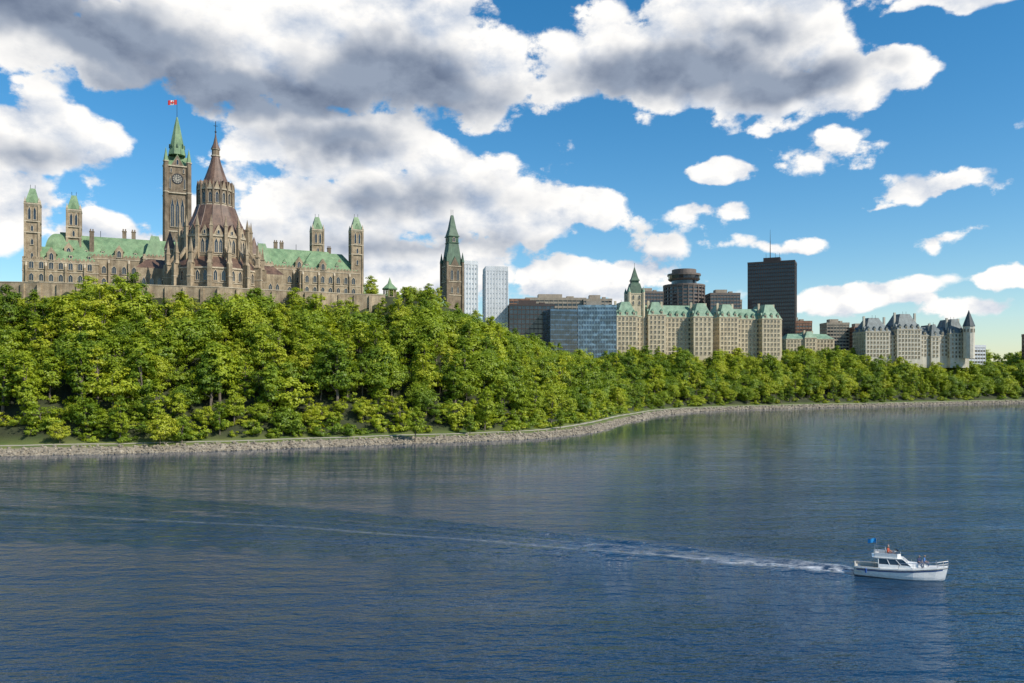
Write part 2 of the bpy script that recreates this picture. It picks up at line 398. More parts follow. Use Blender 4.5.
def put(me,x,y,z,sc,parent,name,sz=None):
    o=mk_obj(name,me,parent); o.location=(x,y,z); o.rotation_euler=(R.uniform(-.05,.05),R.uniform(-.05,.05),R.uniform(0,6.28))
    o.scale=(sc*R.uniform(.88,1.2),sc*R.uniform(.88,1.2),sc if sz is None else sz); return o
def toplim(x): return float(np.interp(x,[-200,-130,-60,-38,-5,17,36,60,110,300,500],[59,57.6,57.2,57.5,52,47,40.0,38.5,46,47,46]))
pts=[]
st=6.4
for X in np.arange(-240,520,st):
    y0=float(np.interp(X,SH[:,0],SH[:,1]))
    for Y in np.arange(y0,y0+195,st): pts.append((X+R.uniform(-2.9,2.9),Y+R.uniform(-2.9,2.9)))
pts=np.array(pts); s_=sdist(pts[:,0],pts[:,1]); z_=terr(pts[:,0],pts[:,1],s_)
nf=0
for (x,y),s,z in zip(pts,s_,z_):
    lim=84.5 if x<-20 else (84+min(60,(x+20)*2.5))
    if s<12.8+1.5*math.sin(x*.13)+R.uniform(0,2) or s>lim or y>770: continue
    if R.random()<.06: continue
    far=s>60 and x>100
    if far and R.random()<.15: continue
    me,h=R.choice(TM)
    sc=R.uniform(.62,1.32)
    tv=R.uniform(-6.5,1.6)
    if R.random()<.10: tv=R.uniform(1,3.4)
    mxh=toplim(x)+tv-z
    if s<22: sc=min(sc,R.uniform(.42,.9))
    if mxh<3.2:
        if x>-20: put(R.choice(BM)[0],x,y,z,1,forest,'bush')
        continue
    if sc*h>mxh: sc=max(mxh/h,.35)
    put(me,x,y,z,max(sc,.55),forest,'tree',sc); nf+=1
for k in range(1900):
    x=R.uniform(-225,500) if k%2 else R.uniform(-225,60); y0=float(np.interp(x,SH[:,0],SH[:,1])); y=y0+R.uniform(8,70)
    s=float(sdist(np.array([x]),np.array([y]))[0])
    if s<10.9 or s>83 or (s>24 and k%4) : continue
    if s<12.5 and R.random()<.5: continue
    put(R.choice(BM)[0],x,y,H(x,y),R.uniform(.4,1.25),forest,'bush')
for px,D,sc in ((120,232,.60),(160,231,.72),(182,234,.5),(415,258,.66),(60,229,.5),(470,272,.5),(560,299,.5)):
    x=(px-512)/800*D; me=R.choice(TM[:7])[0]; put(me,x,D,H(x,D),sc,None,'maple_tree')
plat=bpy.data.objects.new('plateau_trees',None); COL.objects.link(plat)
for k in range(26):
    x=R.uniform(-74,-32); y=R.uniform(365,430); put(R.choice(TM)[0],x,y,H(x,y),R.uniform(.45,.7),plat,'tree')
for (x,y,sc) in ((-45,352,.6),(-41,356,.8),(-47,350,.45),(-28,372,.7),(-20,378,.65),(-12,380,.6),(455,700,1),(430,700,.9),(440,712,1.1),(470,720,1),(420,690,.8),(285,690,1.2),(292,694,1.1),(278,692,1),(231,660,1.1),(238,668,1.0),(226,650,1),(246,690,1),(256,694,1.1),(266,690,.9),(157,625,.8),(76,590,.8),(68,585,.7),(328,690,.9),(345,688,.8),(372,690,1)):
    put(R.choice(TM[:7])[0],x,y,H(x,y),sc,plat,'tree')
for k in range(80):
    x=R.uniform(412,640); y=R.uniform(700,860); put(R.choice(TM)[0],x,y,H(x,y),R.uniform(.8,1.3),plat,'tree')

# ------------------------------------------------------------ retaining wall of the terrace
def contourY(x,target):
    lo=float(np.interp(x,SH[:,0],SH[:,1])); hi=lo+260
    for _ in range(30):
        mid=(lo+hi)/2
        if float(sdist(np.array([x]),np.array([mid]))[0])<target: lo=mid
        else: hi=mid
    return lo
T=Thing('terrace_wall'); w=T.part('wall',M_stone); cp=T.part('coping',M_trim)
P=[(x,contourY(x,86.5)) for x in np.arange(-330,-48,6)]
for a,b_ in zip(P[:-1],P[1:]):
    l,t,n=frame(a,b_); w.fbox(a,t,n,0,l,-.9,0,40,56.2); cp.fbox(a,t,n,0,l,-1.05,.15,56.2,56.5)
    w.fbox(a,t,n,-.6,.6,.0,.8,40,55.8)
T.done()

# ------------------------------------------------------------ Parliament centre block
A0=math.radians(25); G=56
T=Thing('parliament_centre_block',(-212,345,0),A0)
W=T.part('walls',M_stone); RF=T.part('copper_roof',M_copperG); TR=T.part('string_courses',M_trim); CH=T.part('chimneys',M_stoneD)
def block(x0,x1,y0,y1,ze,zr,cols,inset=9,left=0,cren=True,rows=(58,63,68.3),hs=(2.8,3.2,3.4)):
    W.box(x0,x1,y0,y1,G-14,ze)
    for z in (62,67.3,ze-1.2): TR.box(x0-.18,x1+.18,y0-.18,y1+.18,z-.2,z+.12)
    facade(T,(x0,y0),(x1,y0),rows,cols,1.6,hs,(False,True,True))
    l=(x1-x0-3)/cols
    for i in range(cols+1):
        if i%2==0: W.box(x0+1.5+i*l-.35,x0+1.5+i*l+.35,y0-.9,y0,G-10,ze-3); TR.frus(rect(x0+1.5+i*l-.36,x0+1.5+i*l+.36,y0-.92,y0),ze-3,rect(x0+1.5+i*l-.36,x0+1.5+i*l+.36,y0-.05,y0),ze-1.4)
    if left: facade(T,(x0,y1),(x0,y0),rows,left,1.4,hs,(False,True,True))
    if cren: crenel(W,(x0,y0),(x1,y0),ze); crenel(W,(x0,y1),(x0,y0),ze)
    RF.frus(rect(x0+.6,x1-.6,y0+.6,y1-.6),ze-.1,rect(x0+inset*.8,x1-inset*.8,y0+inset,y1-inset),zr)
    k=max(1,int((x1-x0)/6.5))
    for i in range(k):
        x=x0+(x1-x0)*(i+.5)/k
        DW=T.part('dormers',M_stone)
        if i%3==1:
            DW.box(x-1.7,x+1.7,y0-.1,y0+3.5,ze-.5,ze+2.6); DW.gable((x,y0),(1,0),(0,-1),1.9,-3,.12,ze+2.6,ze+5.4)
            window(T,(x,y0-.1),(1,0),(0,-1),ze-.3,1.5,3.2,True)
            T.part('dormer_roofs',M_copperG).gable((x,y0),(1,0),(0,-1),2.2,-6,-.1,ze+2.5,ze+5.2)
        else:
            T.part('dormer_roofs',M_copperG).gable((x,y0+2.4),(1,0),(0,-1),1.0,-4,.3,ze+2.4,ze+4.2)
            DW.box(x-.8,x+.8,y0+2.3,y0+5.2,ze,ze+2.4)
            window(T,(x,y0+2.3),(1,0),(0,-1),ze+.9,.8,1.3,False)
block(8,142,3,42,76,86,32)
block(1,30,-3,26,72.5,79,7,8,left=6)
block(118,148,-2,34,75,84.5,7,9,left=5)
block(48,58,1,12,77,87,2,4.2)
block(96,106,1,12,77,87,2,4.2)
for k in range(8):
    a0=math.pi/2*k/8; a1=math.pi/2*(k+1)/8
    r=lambda c:rect(8.5+4.5*(1-c),22.5-4.5*(1-c),6+5*(1-c),32-5*(1-c))
    RF.frus(r(math.cos(a0)),76.5+9.5*math.sin(a0),r(math.cos(a1)),76.5+9.5*math.sin(a1))
W.box(8,23,5.5,32.5,70,76.6)
RF.box(14,17,12,26,85.9,87)
for x in (30,52,101,120): T.part('ridge_finials',M_metal).tube((x,20,85),(x,20,90),.12)
T.part('ridge_finials').box(18,132,22.4,22.6,86,86.8)
def vent_tower(x,y,hw,zt):
    W.box(x-hw,x+hw,y-hw,y+hw,G-14,zt)
    for sx in (-1,1):
        for sy in (-1,1):
            W.box(x+sx*hw-.45,x+sx*hw+.45,y+sy*hw-.45,y+sy*hw+.45,G-14,zt+.3)
            TR.frus(ngon(x+sx*hw,y+sy*hw,.6,4,math.pi/4),zt+.3,ngon(x+sx*hw,y+sy*hw,.05,4,math.pi/4),zt+2.6)
    for z in (zt-13,zt-8.2,zt-.6): TR.box(x-hw-.5,x+hw+.5,y-hw-.5,y+hw+.5,z,z+.45)
    TR.frus(rect(x-hw-.1,x+hw+.1,y-hw-.1,y+hw+.1),zt-1.6,rect(x-hw-.6,x+hw+.6,y-hw-.6,y+hw+.6),zt-.6)
    for p0,p1 in (((x-hw,y-hw),(x+hw,y-hw)),((x-hw,y+hw),(x-hw,y-hw)),((x+hw,y-hw),(x+hw,y+hw))):
        facade(T,p0,p1,(zt-7.2,),2,.95,5.4,True,.6); facade(T,p0,p1,(zt-12.2,zt-18,zt-24),1,.8,2.6,True,.6)
    RF.frus(rect(x-hw-.1,x+hw+.1,y-hw-.1,y+hw+.1),zt,rect(x-hw*.72,x+hw*.72,y-hw*.72,y+hw*.72),zt+3)
    RF.frus(rect(x-hw*.72,x+hw*.72,y-hw*.72,y+hw*.72),zt+3,rect(x-1.0,x+1.0,y-.4,y+.4),zt+6.6)
    for sg in (-1,1): T.part('dormer_roofs',M_copperG).gable((x,y),(1,0),(0,1),hw*.5,sg*hw*.3,sg*(hw+.12),zt+.2,zt+3.2)
    for q in (-.9,.9): T.part('ridge_finials').tube((x+q,y,zt+6.4),(x+q,y,zt+8.2),.09)
vent_tower(4.6,0,2.6,96.5); vent_tower(19.7,10,2.6,97); vent_tower(129.7,15,2.7,97.5); vent_tower(146.9,2,2.7,96.5)
for x,y,z in ((27,6,87),(40,24,91),(44,24,91),(64,22,90),(110,22,90.5),(113,22,90.5),(137,20,89),(88,22,90),(70,8,83)):
    CH.box(x-.9,x+.9,y-.7,y+.7,70,z); CH.box(x-1.05,x+1.05,y-.85,y+.85,z,z+.4)
    for d in (-.5,.5): CH.tube((x+d,y,z+.4),(x+d,y,z+1.4),.28)
T.done()

# ------------------------------------------------------------ Library of Parliament
T=Thing('parliament_library',(-123,332,0),A0)
W=T.part('walls',M_stone); WD=T.part('drum',M_stoneD); RB=T.part('copper_roof',M_copperB); TR=T.part('string_courses',M_trim); BT=T.part('buttresses',M_stone)
n=16
ph=math.pi/16
cyl=lambda r:ngon(0,0,r,n,ph)
W.frus(cyl(17.5),G-14,cyl(17.5),64.5); TR.frus(cyl(17.9),64.3,cyl(17.9),64.9); TR.frus(cyl(17.8),58.7,cyl(17.8),59.0)
RB.frus(cyl(17.6),64.9,cyl(13.6),69.5)
W.frus(cyl(13.4),60,cyl(13.4),78.2); TR.frus(cyl(13.8),77.6,cyl(13.9),78.4); TR.frus(cyl(13.65),70.2,cyl(13.65),70.5)
RB.prof(cyl,[(13.7,78.4),(11.3,82.5),(9.2,87),(7.6,91.5)])
for i in range(16):
    a=ph+i*math.pi/8
    for (r0,z0),(r1,z1) in (((13.7,78.4),(11.3,82.5)),((11.3,82.5),(9.2,87)),((9.2,87),(7.6,91.5))):
        RB.tube((r0*math.cos(a),r0*math.sin(a),z0),(r1*math.cos(a),r1*math.sin(a),z1),.2,.2,4)
WD.frus(cyl(6.9),90,cyl(6.9),98.2); TR.frus(cyl(7.4),91.5,cyl(7.4),92.0); TR.frus(cyl(7.3),97.9,cyl(7.4),98.5)
RB.prof(cyl,[(7.2,98.5),(5.2,101.5),(3.7,105.5),(2.2,110),(1.5,113)])
c8=lambda r:ngon(0,0,r,8)
WD.prof(c8,[(1.5,113),(1.5,115.6)]); TR.prof(c8,[(1.9,112.8),(1.9,113.2)]); TR.prof(c8,[(1.8,115.6),(1.8,115.9)])
RB.prof(c8,[(1.9,115.9),(1.0,118),(.35,121),(.1,123.5)])
MT=T.part('finial',M_metal); MT.tube((0,0,123),(0,0,127.5),.13); MT.tube((-.8,0,125.6),(.8,0,125.6),.1); MT.tube((0,-.8,125.6),(0,.8,125.6),.1)
MT.frus(ngon(0,0,.15,6),122.6,ngon(0,0,.45,6),123.1); MT.frus(ngon(0,0,.45,6),123.1,ngon(0,0,.1,6),123.8)
for i in range(16):
    a=2*math.pi*i/16; nn=(math.cos(a),math.sin(a)); tt=(-nn[1],nn[0])
    ap=math.cos(math.pi/16)
    o=(nn[0]*17.5*ap,nn[1]*17.5*ap)
    for d in (-1.5,1.5): window(T,(o[0]+tt[0]*d,o[1]+tt[1]*d),tt,nn,59.6,1.3,4.2,True)
    o=(nn[0]*13.4*ap,nn[1]*13.4*ap)
    for d in (-.85,.85): window(T,(o[0]+tt[0]*d,o[1]+tt[1]*d),tt,nn,71.2,1.2,5.8,True)
    T.part('gables',M_stone).gable(o,tt,nn,2.1,-2.2,.3,78.0,82.4)
    window(T,(o[0]+nn[0]*.3,o[1]+nn[1]*.3),tt,nn,78.6,.8,1.6,True)
    RB.gable(o,tt,nn,2.3,-3.4,.0,78.1,82.7)
    o=(nn[0]*6.9*ap,nn[1]*6.9*ap)
    window(T,o,tt,nn,92.6,1.2,4.6,True)
    T.part('gables').gable(o,tt,nn,1.05,-1.6,.35,98.2,101.6); RB.gable(o,tt,nn,1.15,-2,.2,98.3,101.9)
    a2=a+ph; n2=(math.cos(a2),math.sin(a2)); t2=(-n2[1],n2[0])
    BT.fbox((0,0),t2,n2,-.75,.75,17,20.2,G-14,66.2)
    TR.fbox((0,0),t2,n2,-.85,.85,16.9,20.4,61,61.35)
    c=(n2[0]*18.6,n2[1]*18.6)
    sq=lambda r,c=c,a2=a2:ngon(c[0],c[1],r,4,a2+math.pi/4)
    BT.frus(sq(1.5),66.2,sq(1.0),67.4); BT.frus(sq(.95),67.4,sq(.95),70.4); BT.frus(sq(1.25),70.4,sq(1.25),70.8); BT.frus(sq(.95),70.8,sq(.05),76.2)
    vs=[]
    for u in (-.4,.4):
        for r,z in ((18,66.5),(18,68.2),(13.2,75.5),(13.2,73.2)): vs.append((t2[0]*u+n2[0]*r,t2[1]*u+n2[1]*r,z))
    BT.add(vs,[(0,1,2,3),(7,6,5,4),(0,4,5,1),(1,5,6,2),(2,6,7,3),(3,7,4,0)])
    BT.fbox((0,0),t2,n2,-.6,.6,13,14.6,66,79)
    c=(n2[0]*14.0,n2[1]*14.0); sq=lambda r,c=c,a2=a2:ngon(c[0],c[1],r,4,a2+math.pi/4)
    BT.frus(sq(.85),79,sq(.85),81.6); BT.frus(sq(1.05),81.6,sq(1.05),81.9); BT.frus(sq(.8),81.9,sq(.05),86.2)
    c=(n2[0]*7.2,n2[1]*7.2); sq=lambda r,c=c,a2=a2:ngon(c[0],c[1],r,4,a2+math.pi/4)
    WD.frus(sq(.45),90,sq(.45),99.6); WD.frus(sq(.45),99.6,sq(.03),102.2)
W.box(-6,6,12,52,G-14,69); RB.gable((0,30),(1,0),(0,1),6.2,-20,22,69,74)
for x,y,r in ((-17,14,2.2),(17,14,2.2)):
    p=lambda q,x=x,y=y:ngon(x,y,q,8,.39)
    W.frus(p(r),G-14,p(r),75); TR.frus(p(r+.3),74.7,p(r+.3),75.3); RB.frus(p(r+.3),75.3,p(.1),83)
for x0,x1 in ((-30,-15),(15,30)):
    W.box(x0,x1,14,30,G-14,67); RB.frus(rect(x0,x1,14,30),67,rect(x0+4,x1-4,18,26),71); facade(T,(x0,14),(x1,14),(58.5,),4,1.3,4.5,True)
T.done()

# ------------------------------------------------------------ Peace Tower (clock tower)
T=Thing('clock_tower',(-169.6,405,0),A0)
W=T.part('walls',M_stoneD); TR=T.part('string_courses',M_trim); RF=T.part('copper_spire',M_copperG)
sq=lambda h:rect(-h,h,-h,h)
W.frus(sq(5.3),G,sq(5.2),114); W.frus(sq(5.5),114,sq(5.5),127)
for z,h in ((80,5.5),(94,5.5),(113.2,5.9),(126.6,6.0)): TR.frus(sq(h),z,sq(h),z+.6)
for sx in (-1,1):
    for sy in (-1,1):
        c=lambda r,sx=sx,sy=sy:ngon(sx*5.3,sy*5.3,r,8,.39)
        W.frus(c(1.45),G,c(1.3),114); W.frus(c(1.3),114,c(1.25),129); TR.frus(c(1.5),113.5,c(1.5),114); TR.frus(c(1.5),128.7,c(1.5),129.2)
        RF.frus(c(1.3),129.2,c(.05),136)
sides=[((-1,0),(0,1)),((1,0),(0,-1)),((0,-1),(-1,0)),((0,1),(1,0))]
DI=T.part('clock_dial',mat_plain('clock_face',(.34,.31,.25),.5)); HD=T.part('clock_hands',M_metal)
for t,n_ in sides:
    o=(n_[0]*5.25,n_[1]*5.25)
    for d in (-2.3,0,2.3): 
        oo=(o[0]+t[0]*d,o[1]+t[1]*d); window(T,oo,t,n_,96.5,1.45,14.5,True,M_trim,M_win,.35)
    for d in (-1.6,1.6):
        oo=(o[0]+t[0]*d,o[1]+t[1]*d); window(T,oo,t,n_,83,.9,8.5,True); window(T,oo,t,n_,70,.9,6,True)
    o=(n_[0]*5.5,n_[1]*5.5)
    def ring(part,r0,r1,d,k=28):
        vs=[]
        for i in range(k):
            a=2*math.pi*i/k
            for r in (r0,r1): vs.append((o[0]+t[0]*r*math.cos(a)+n_[0]*d,o[1]+t[1]*r*math.cos(a)+n_[1]*d,120.6+r*math.sin(a)))
        part.add(vs,[(2*i,2*i+1,(2*i+3)%(2*k),(2*i+2)%(2*k)) for i in range(k)])
    ring(DI,0.02,2.15,.12); ring(HD,2.15,2.6,.25); ring(HD,1.2,1.35,.16)
    for i in range(12):
        a=math.pi*i/6; HD.add([(o[0]+t[0]*x_+n_[0]*.18,o[1]+t[1]*x_+n_[1]*.18,120.6+z__) for x_,z__ in ((1.4*math.cos(a-.08),1.4*math.sin(a-.08)),(2.1*math.cos(a-.07),2.1*math.sin(a-.07)),(2.1*math.cos(a+.07),2.1*math.sin(a+.07)),(1.4*math.cos(a+.08),1.4*math.sin(a+.08)))],[(0,1,2,3)])
    HD.add([(o[0]+t[0]*x_+n_[0]*.2,o[1]+t[1]*x_+n_[1]*.2,120.6+z__) for x_,z__ in ((-.14,-.3),(.14,-.3),(.06,1.9),(-.06,1.9))],[(0,1,2,3)])
    HD.add([(o[0]+t[0]*x_+n_[0]*.22,o[1]+t[1]*x_+n_[1]*.22,120.6+z__) for x_,z__ in ((-.2,-.14),(-.2,.14),(1.3,.55),(1.35,.4))],[(0,1,2,3)])
    for d in (-2.9,2.9): window(T,(o[0]+t[0]*d,o[1]+t[1]*d),t,n_,123.6,.5,2.2,True)
    for d in (-3.4,3.4): window(T,(o[0]+t[0]*d,o[1]+t[1]*d),t,n_,115.6,.6,6,True)
    W.gable(o,t,n_,3.0,-3,.15,127,132.4); RF.gable(o,t,n_,3.25,-4.5,.0,127.1,132.9)
    window(T,(o[0]+n_[0]*.15,o[1]+n_[1]*.15),t,n_,127.6,1.0,2.6,True)
oc=lambda r:ngon(0,0,r,8,math.pi/8)
RF.frus(sq(4.9),127,oc(4.3),133.5); RF.prof(oc,[(4.3,133.5),(3.3,139),(2.1,145),(1.3,149),(1.2,149.2),(.35,153)])
TR2=T.part('spire_ribs',M_copperGD)
for i in range(8):
    a=math.pi/8+i*math.pi/4; TR2.tube((4.3*math.cos(a),4.3*math.sin(a),133.5),(.4*math.cos(a),.4*math.sin(a),152),.16,.08,4)
    a=i*math.pi/4
    TR2.gable((3.3*math.cos(a),3.3*math.sin(a)),(-math.sin(a),math.cos(a)),(math.cos(a),math.sin(a)),.5,-.6,.5,137,139)
T.part('flagpole',M_metal).tube((0,0,152),(0,0,162),.14,.08)
def wavy(p,x0,x1,zb,zt_,k=8):
    vs=[]
    for i in range(k+1):
        x=x0+(x1-x0)*i/k; yy=.25*math.sin(x*2.2)*min(1,abs(x)); dz=-.22*abs(x)
        vs+=[(x,yy,zb+dz),(x,yy,zt_+dz)]
    p.add(vs,[(2*i,2*i+2,2*i+3,2*i+1) for i in range(k)])
FR=T.part('flag_red',mat_plain('red_cloth',(.50,.02,.02),.7)); FW=T.part('flag_white',mat_plain('white_cloth',(.7,.7,.7),.7))
wavy(FR,-.1,-1.35,159.4,161.8); wavy(FW,-1.35,-2.9,159.4,161.8); wavy(FR,-2.9,-4.2,159.4,161.8)
lf=[(-.8,-.1),(-.2,-.35),(0,-.95),(.2,-.35),(.8,-.1),(.55,.3),(.25,.25),(0,.9),(-.25,.25),(-.55,.3)]
for yy in (-.33,.33): FR.add([(-2.1+a_,yy,160.15+b_*1.1) for a_,b_ in lf],[tuple(range(10))])
T.done()

# ------------------------------------------------------------ West Block tower
T=Thing('west_block_tower',(-36,480,0),A0)
W=T.part('walls',M_stoneD); TR=T.part('string_courses',M_trim); RF=T.part('copper_spire',M_copperGD)
W.frus(sq(4.9),50,sq(4.9),88)
for z in (70,78,87.2): TR.frus(sq(5.2),z,sq(5.2),z+.5)
for sx in (-1,1):
    for sy in (-1,1):
        c=lambda r,sx=sx,sy=sy:ngon(sx*4.9,sy*4.9,r,6)
        W.frus(c(1.1),50,c(1.0),90); RF.frus(c(1.2),90,c(.05),96)
for t,n_ in sides:
    o=(n_[0]*4.9,n_[1]*4.9)
    for d in (-1.9,1.9): window(T,(o[0]+t[0]*d,o[1]+t[1]*d),t,n_,79.2,1.5,6.6,True); window(T,(o[0]+t[0]*d,o[1]+t[1]*d),t,n_,71.5,1,4,True)
    W.gable(o,t,n_,2.6,-2.5,.1,88,93); RF.gable(o,t,n_,2.8,-3.5,-.05,88.1,93.4)
    window(T,(n_[0]*3.15,n_[1]*3.15),t,n_,102.3,1.4,2.6,True,M_copperGD)
RF.frus(sq(4.8),88,sq(4.1),93); RF.frus(sq(4.1),93,sq(3.0),101.5); RF.frus(sq(3.4),101.5,sq(3.4),101.9); RF.frus(sq(3.0),101.9,sq(3.0),105.4); RF.frus(sq(3.5),105.4,sq(3.5),105.9)
RF.frus(sq(3.2),105.9,sq(2.0),110.5); RF.frus(sq(2.0),110.5,sq(.7),118.5)
for sx in (-.6,.6): T.part('finial',M_metal).tube((sx,0,118.3),(sx,0,122),.1)
T.done()
T=Thing('west_block',(-84,440,0),A0)
W=T.part('walls',M_stone); RF=T.part('copper_roof',M_copperG)
W.box(0,52,0,16,50,62.5); RF.frus(rect(-.3,52.3,-.3,16.3),62.5,rect(3,49,6,10),68.5); facade(T,(0,0),(52,0),(57.5,),14,1.3,2.8,True)
for x in (10,30,46): T.part('chimneys',M_stoneD).box(x-.8,x+.8,5,6.5,62,71)
W.box(-1,5,-1,5,50,66); RF.frus(rect(-1.3,5.3,-1.3,5.3),66,rect(1.9,2.1,1.9,2.1),74)
T.done()
T=Thing('garden_pavilion',(-53.5,350,0),0)
z0=H(-53.5,350)
T.part('base',M_stone).frus(ngon(0,0,3.2,8),z0-1,ngon(0,0,3.2,8),z0+.4)
for a in range(8):
    c=(2.7*math.cos(a*math.pi/4),2.7*math.sin(a*math.pi/4)); T.part('columns',M_stone).tube((*c,z0+.4),(*c,z0+3.6),.2,.2,8)
RF=T.part('roof',M_copperG); RF.frus(ngon(0,0,3.3,8),z0+3.6,ngon(0,0,3.3,8),z0+4); RF.frus(ngon(0,0,3.4,8),z0+4,ngon(0,0,.9,8),z0+6.4); RF.frus(ngon(0,0,.9,8),z0+6.4,ngon(0,0,.05,8),z0+9)
T.done()

# ------------------------------------------------------------ chateau-style buildings
def chateau(name,X,Y,rot,Ln,Dp,z0,ze,zr,wm,rm,pavs,tower=None,rowh=3.7,tr=M_lime,dormer=True):
    T=Thing(name,(X,Y,0),rot)
    W=T.part('walls',wm); RF=T.part('roof',rm); C=T.part('cornice',tr)
    def mass(x0,x1,y0,y1,ze,zr,ix,iy,left=True):
        W.box(x0,x1,y0,y1,z0-8,ze); C.box(x0-.3,x1+.3,y0-.3,y1+.3,ze-.5,ze+.1); C.box(x0-.15,x1+.15,y0-.15,y1+.15,ze-rowh-.9,ze-rowh-.6)
        zs=[]; z=ze-3.1
        while z>z0: zs.append(z); z-=rowh
        cols=max(2,int((x1-x0)/3.1)); facade(T,(x0,y0),(x1,y0),zs,cols,1.25,1.9,False,.8,tr)
        if left: facade(T,(x0,y1),(x0,y0),zs,max(2,int((y1-y0)/3.2)),1.25,1.9,False,.8,tr)
        zm=ze+(zr-ze)*.55
        a=.72
        RF.frus(rect(x0-.2,x1+.2,y0-.2,y1+.2),ze+.1,rect(x0+ix*a*.8,x1-ix*a*.8,y0+iy*a*.8,y1-iy*a*.8),zm)
        RF.frus(rect(x0+ix*a*.8,x1-ix*a*.8,y0+iy*a*.8,y1-iy*a*.8),zm,rect(x0+ix,x1-ix,y0+iy,y1-iy),zr)
        if dormer:
            def dm(o,t,n):
                T.part('dormers',wm).fbox(o,t,n,-.9,.9,-3,-.2,ze,ze+2.7); window(T,(o[0]-n[0]*.2,o[1]-n[1]*.2),t,n,ze+.6,.9,1.6,False,tr)
                T.part('dormer_roofs',rm).gable(o,t,n,1.15,-4,-.05,ze+2.7,ze+4.6)
            k=max(1,int((x1-x0)/5.2))
            for i in range(k): dm((x0+(x1-x0)*(i+.5)/k,y0),(1,0),(0,-1))
            k=max(1,int((y1-y0)/6))
            if left:
                for i in range(k): dm((x0,y0+(y1-y0)*(i+.5)/k),(0,-1),(-1,0))
    mass(0,Ln,0,Dp,ze,zr,4.5,Dp*.42)
    for (x0,x1,pr,dze,dzr,dd) in pavs:
        mass(x0,x1,-pr,dd,ze+dze,zr+dzr,(x1-x0)*.30,min((x1-x0)*.33,(dd+pr)*.4))
        T.part('chimneys',wm).box(x0+1,x0+2.6,3,4.6,ze,zr+dzr+1.2); T.part('chimneys').box(x1-2.6,x1-1,3,4.6,ze,zr+dzr+.6)
        for xx in ((x0+x1)/2-1.5,(x0+x1)/2+1.5): T.part('finials',M_metal).tube((xx,4,zr+dzr-.5),(xx,4,zr+dzr+2.2),.12)
    if tower:
        x,y,h,zt,zs_=tower
        W.box(x-h,x+h,y-h,y+h,z0,zt); C.box(x-h-.3,x+h+.3,y-h-.3,y+h+.3,zt-.5,zt+.1)
        for sx in (-1,1):
            for sy in (-1,1):
                c=lambda r,sx=sx,sy=sy:ngon(x+sx*h,y+sy*h,r,8); W.frus(c(1.2),z0,c(1.2),zt+1); RF.frus(c(1.3),zt+1,c(.05),zt+5)
        facade(T,(x-h,y-h),(x+h,y-h),(zt-9,zt-4.5),2,1.4,3.2,True,.8,tr); facade(T,(x-h,y+h),(x-h,y-h),(zt-9,zt-4.5),2,1.4,3.2,True,.8,tr)
        RG=T.part('spire',M_copperGD if rm is M_copperP else rm)
        q=lambda r:rect(x-r,x+r,y-r,y+r)
        RG.frus(q(h),zt,q(h*.62),zt+(zs_-zt)*.38); RG.frus(q(h*.5),zt+(zs_-zt)*.38,q(h*.5),zt+(zs_-zt)*.48)
        RG.frus(q(h*.62),zt+(zs_-zt)*.48,q(h*.42),zt+(zs_-zt)*.58); RG.frus(q(h*.42),zt+(zs_-zt)*.58,q(.1),zs_)
        T.part('finials',M_metal).tube((x,y,zs_-.5),(x,y,zs_+3),.12)
    T.done()
chateau('confederation_building',82,612,math.radians(6),70,17,38,68,77.5,M_lime,M_copperP,
        [(-4,12,9,0,1.5,24),(22,36,3,1.5,2,20),(56,71,8,0,1,24)],(13.5,6,5.6,86,107))
chateau('justice_building',165,640,math.radians(8),54,17,38,68.5,77,M_lime,M_copperP,
        [(-1,15,5,1,3,24),(34,50,7,0,3,24)])
chateau('supreme_court',308,700,math.radians(4),96,18,38,58.5,66,M_limeG,M_slate,
        [(0,22,3,3,8,20),(28,50,4,5,11.5,22),(60,68,2,-1,2,20),(76,90,4,2,7,22)])
T=Thing('court_turret',(308+90,697,0),0)
T.part('walls',M_limeG).frus(ngon(0,0,4.6,10),38,ngon(0,0,4.6,10),66); T.part('roof',M_slateD).frus(ngon(0,0,5,10),66,ngon(0,0,.2,10),80)
for i in range(10):
    a=2*math.pi*(i+.5)/10; nn=(math.cos(a),math.sin(a)); window(T,(nn[0]*4.38,nn[1]*4.38),(-nn[1],nn[0]),nn,61,1.1,2.6)
T.done()
chateau('archives_building',252,735,math.radians(5),46,18,38,57,62,M_lime,M_copperP,[(17,28,2,1,2,18)],dormer=False)

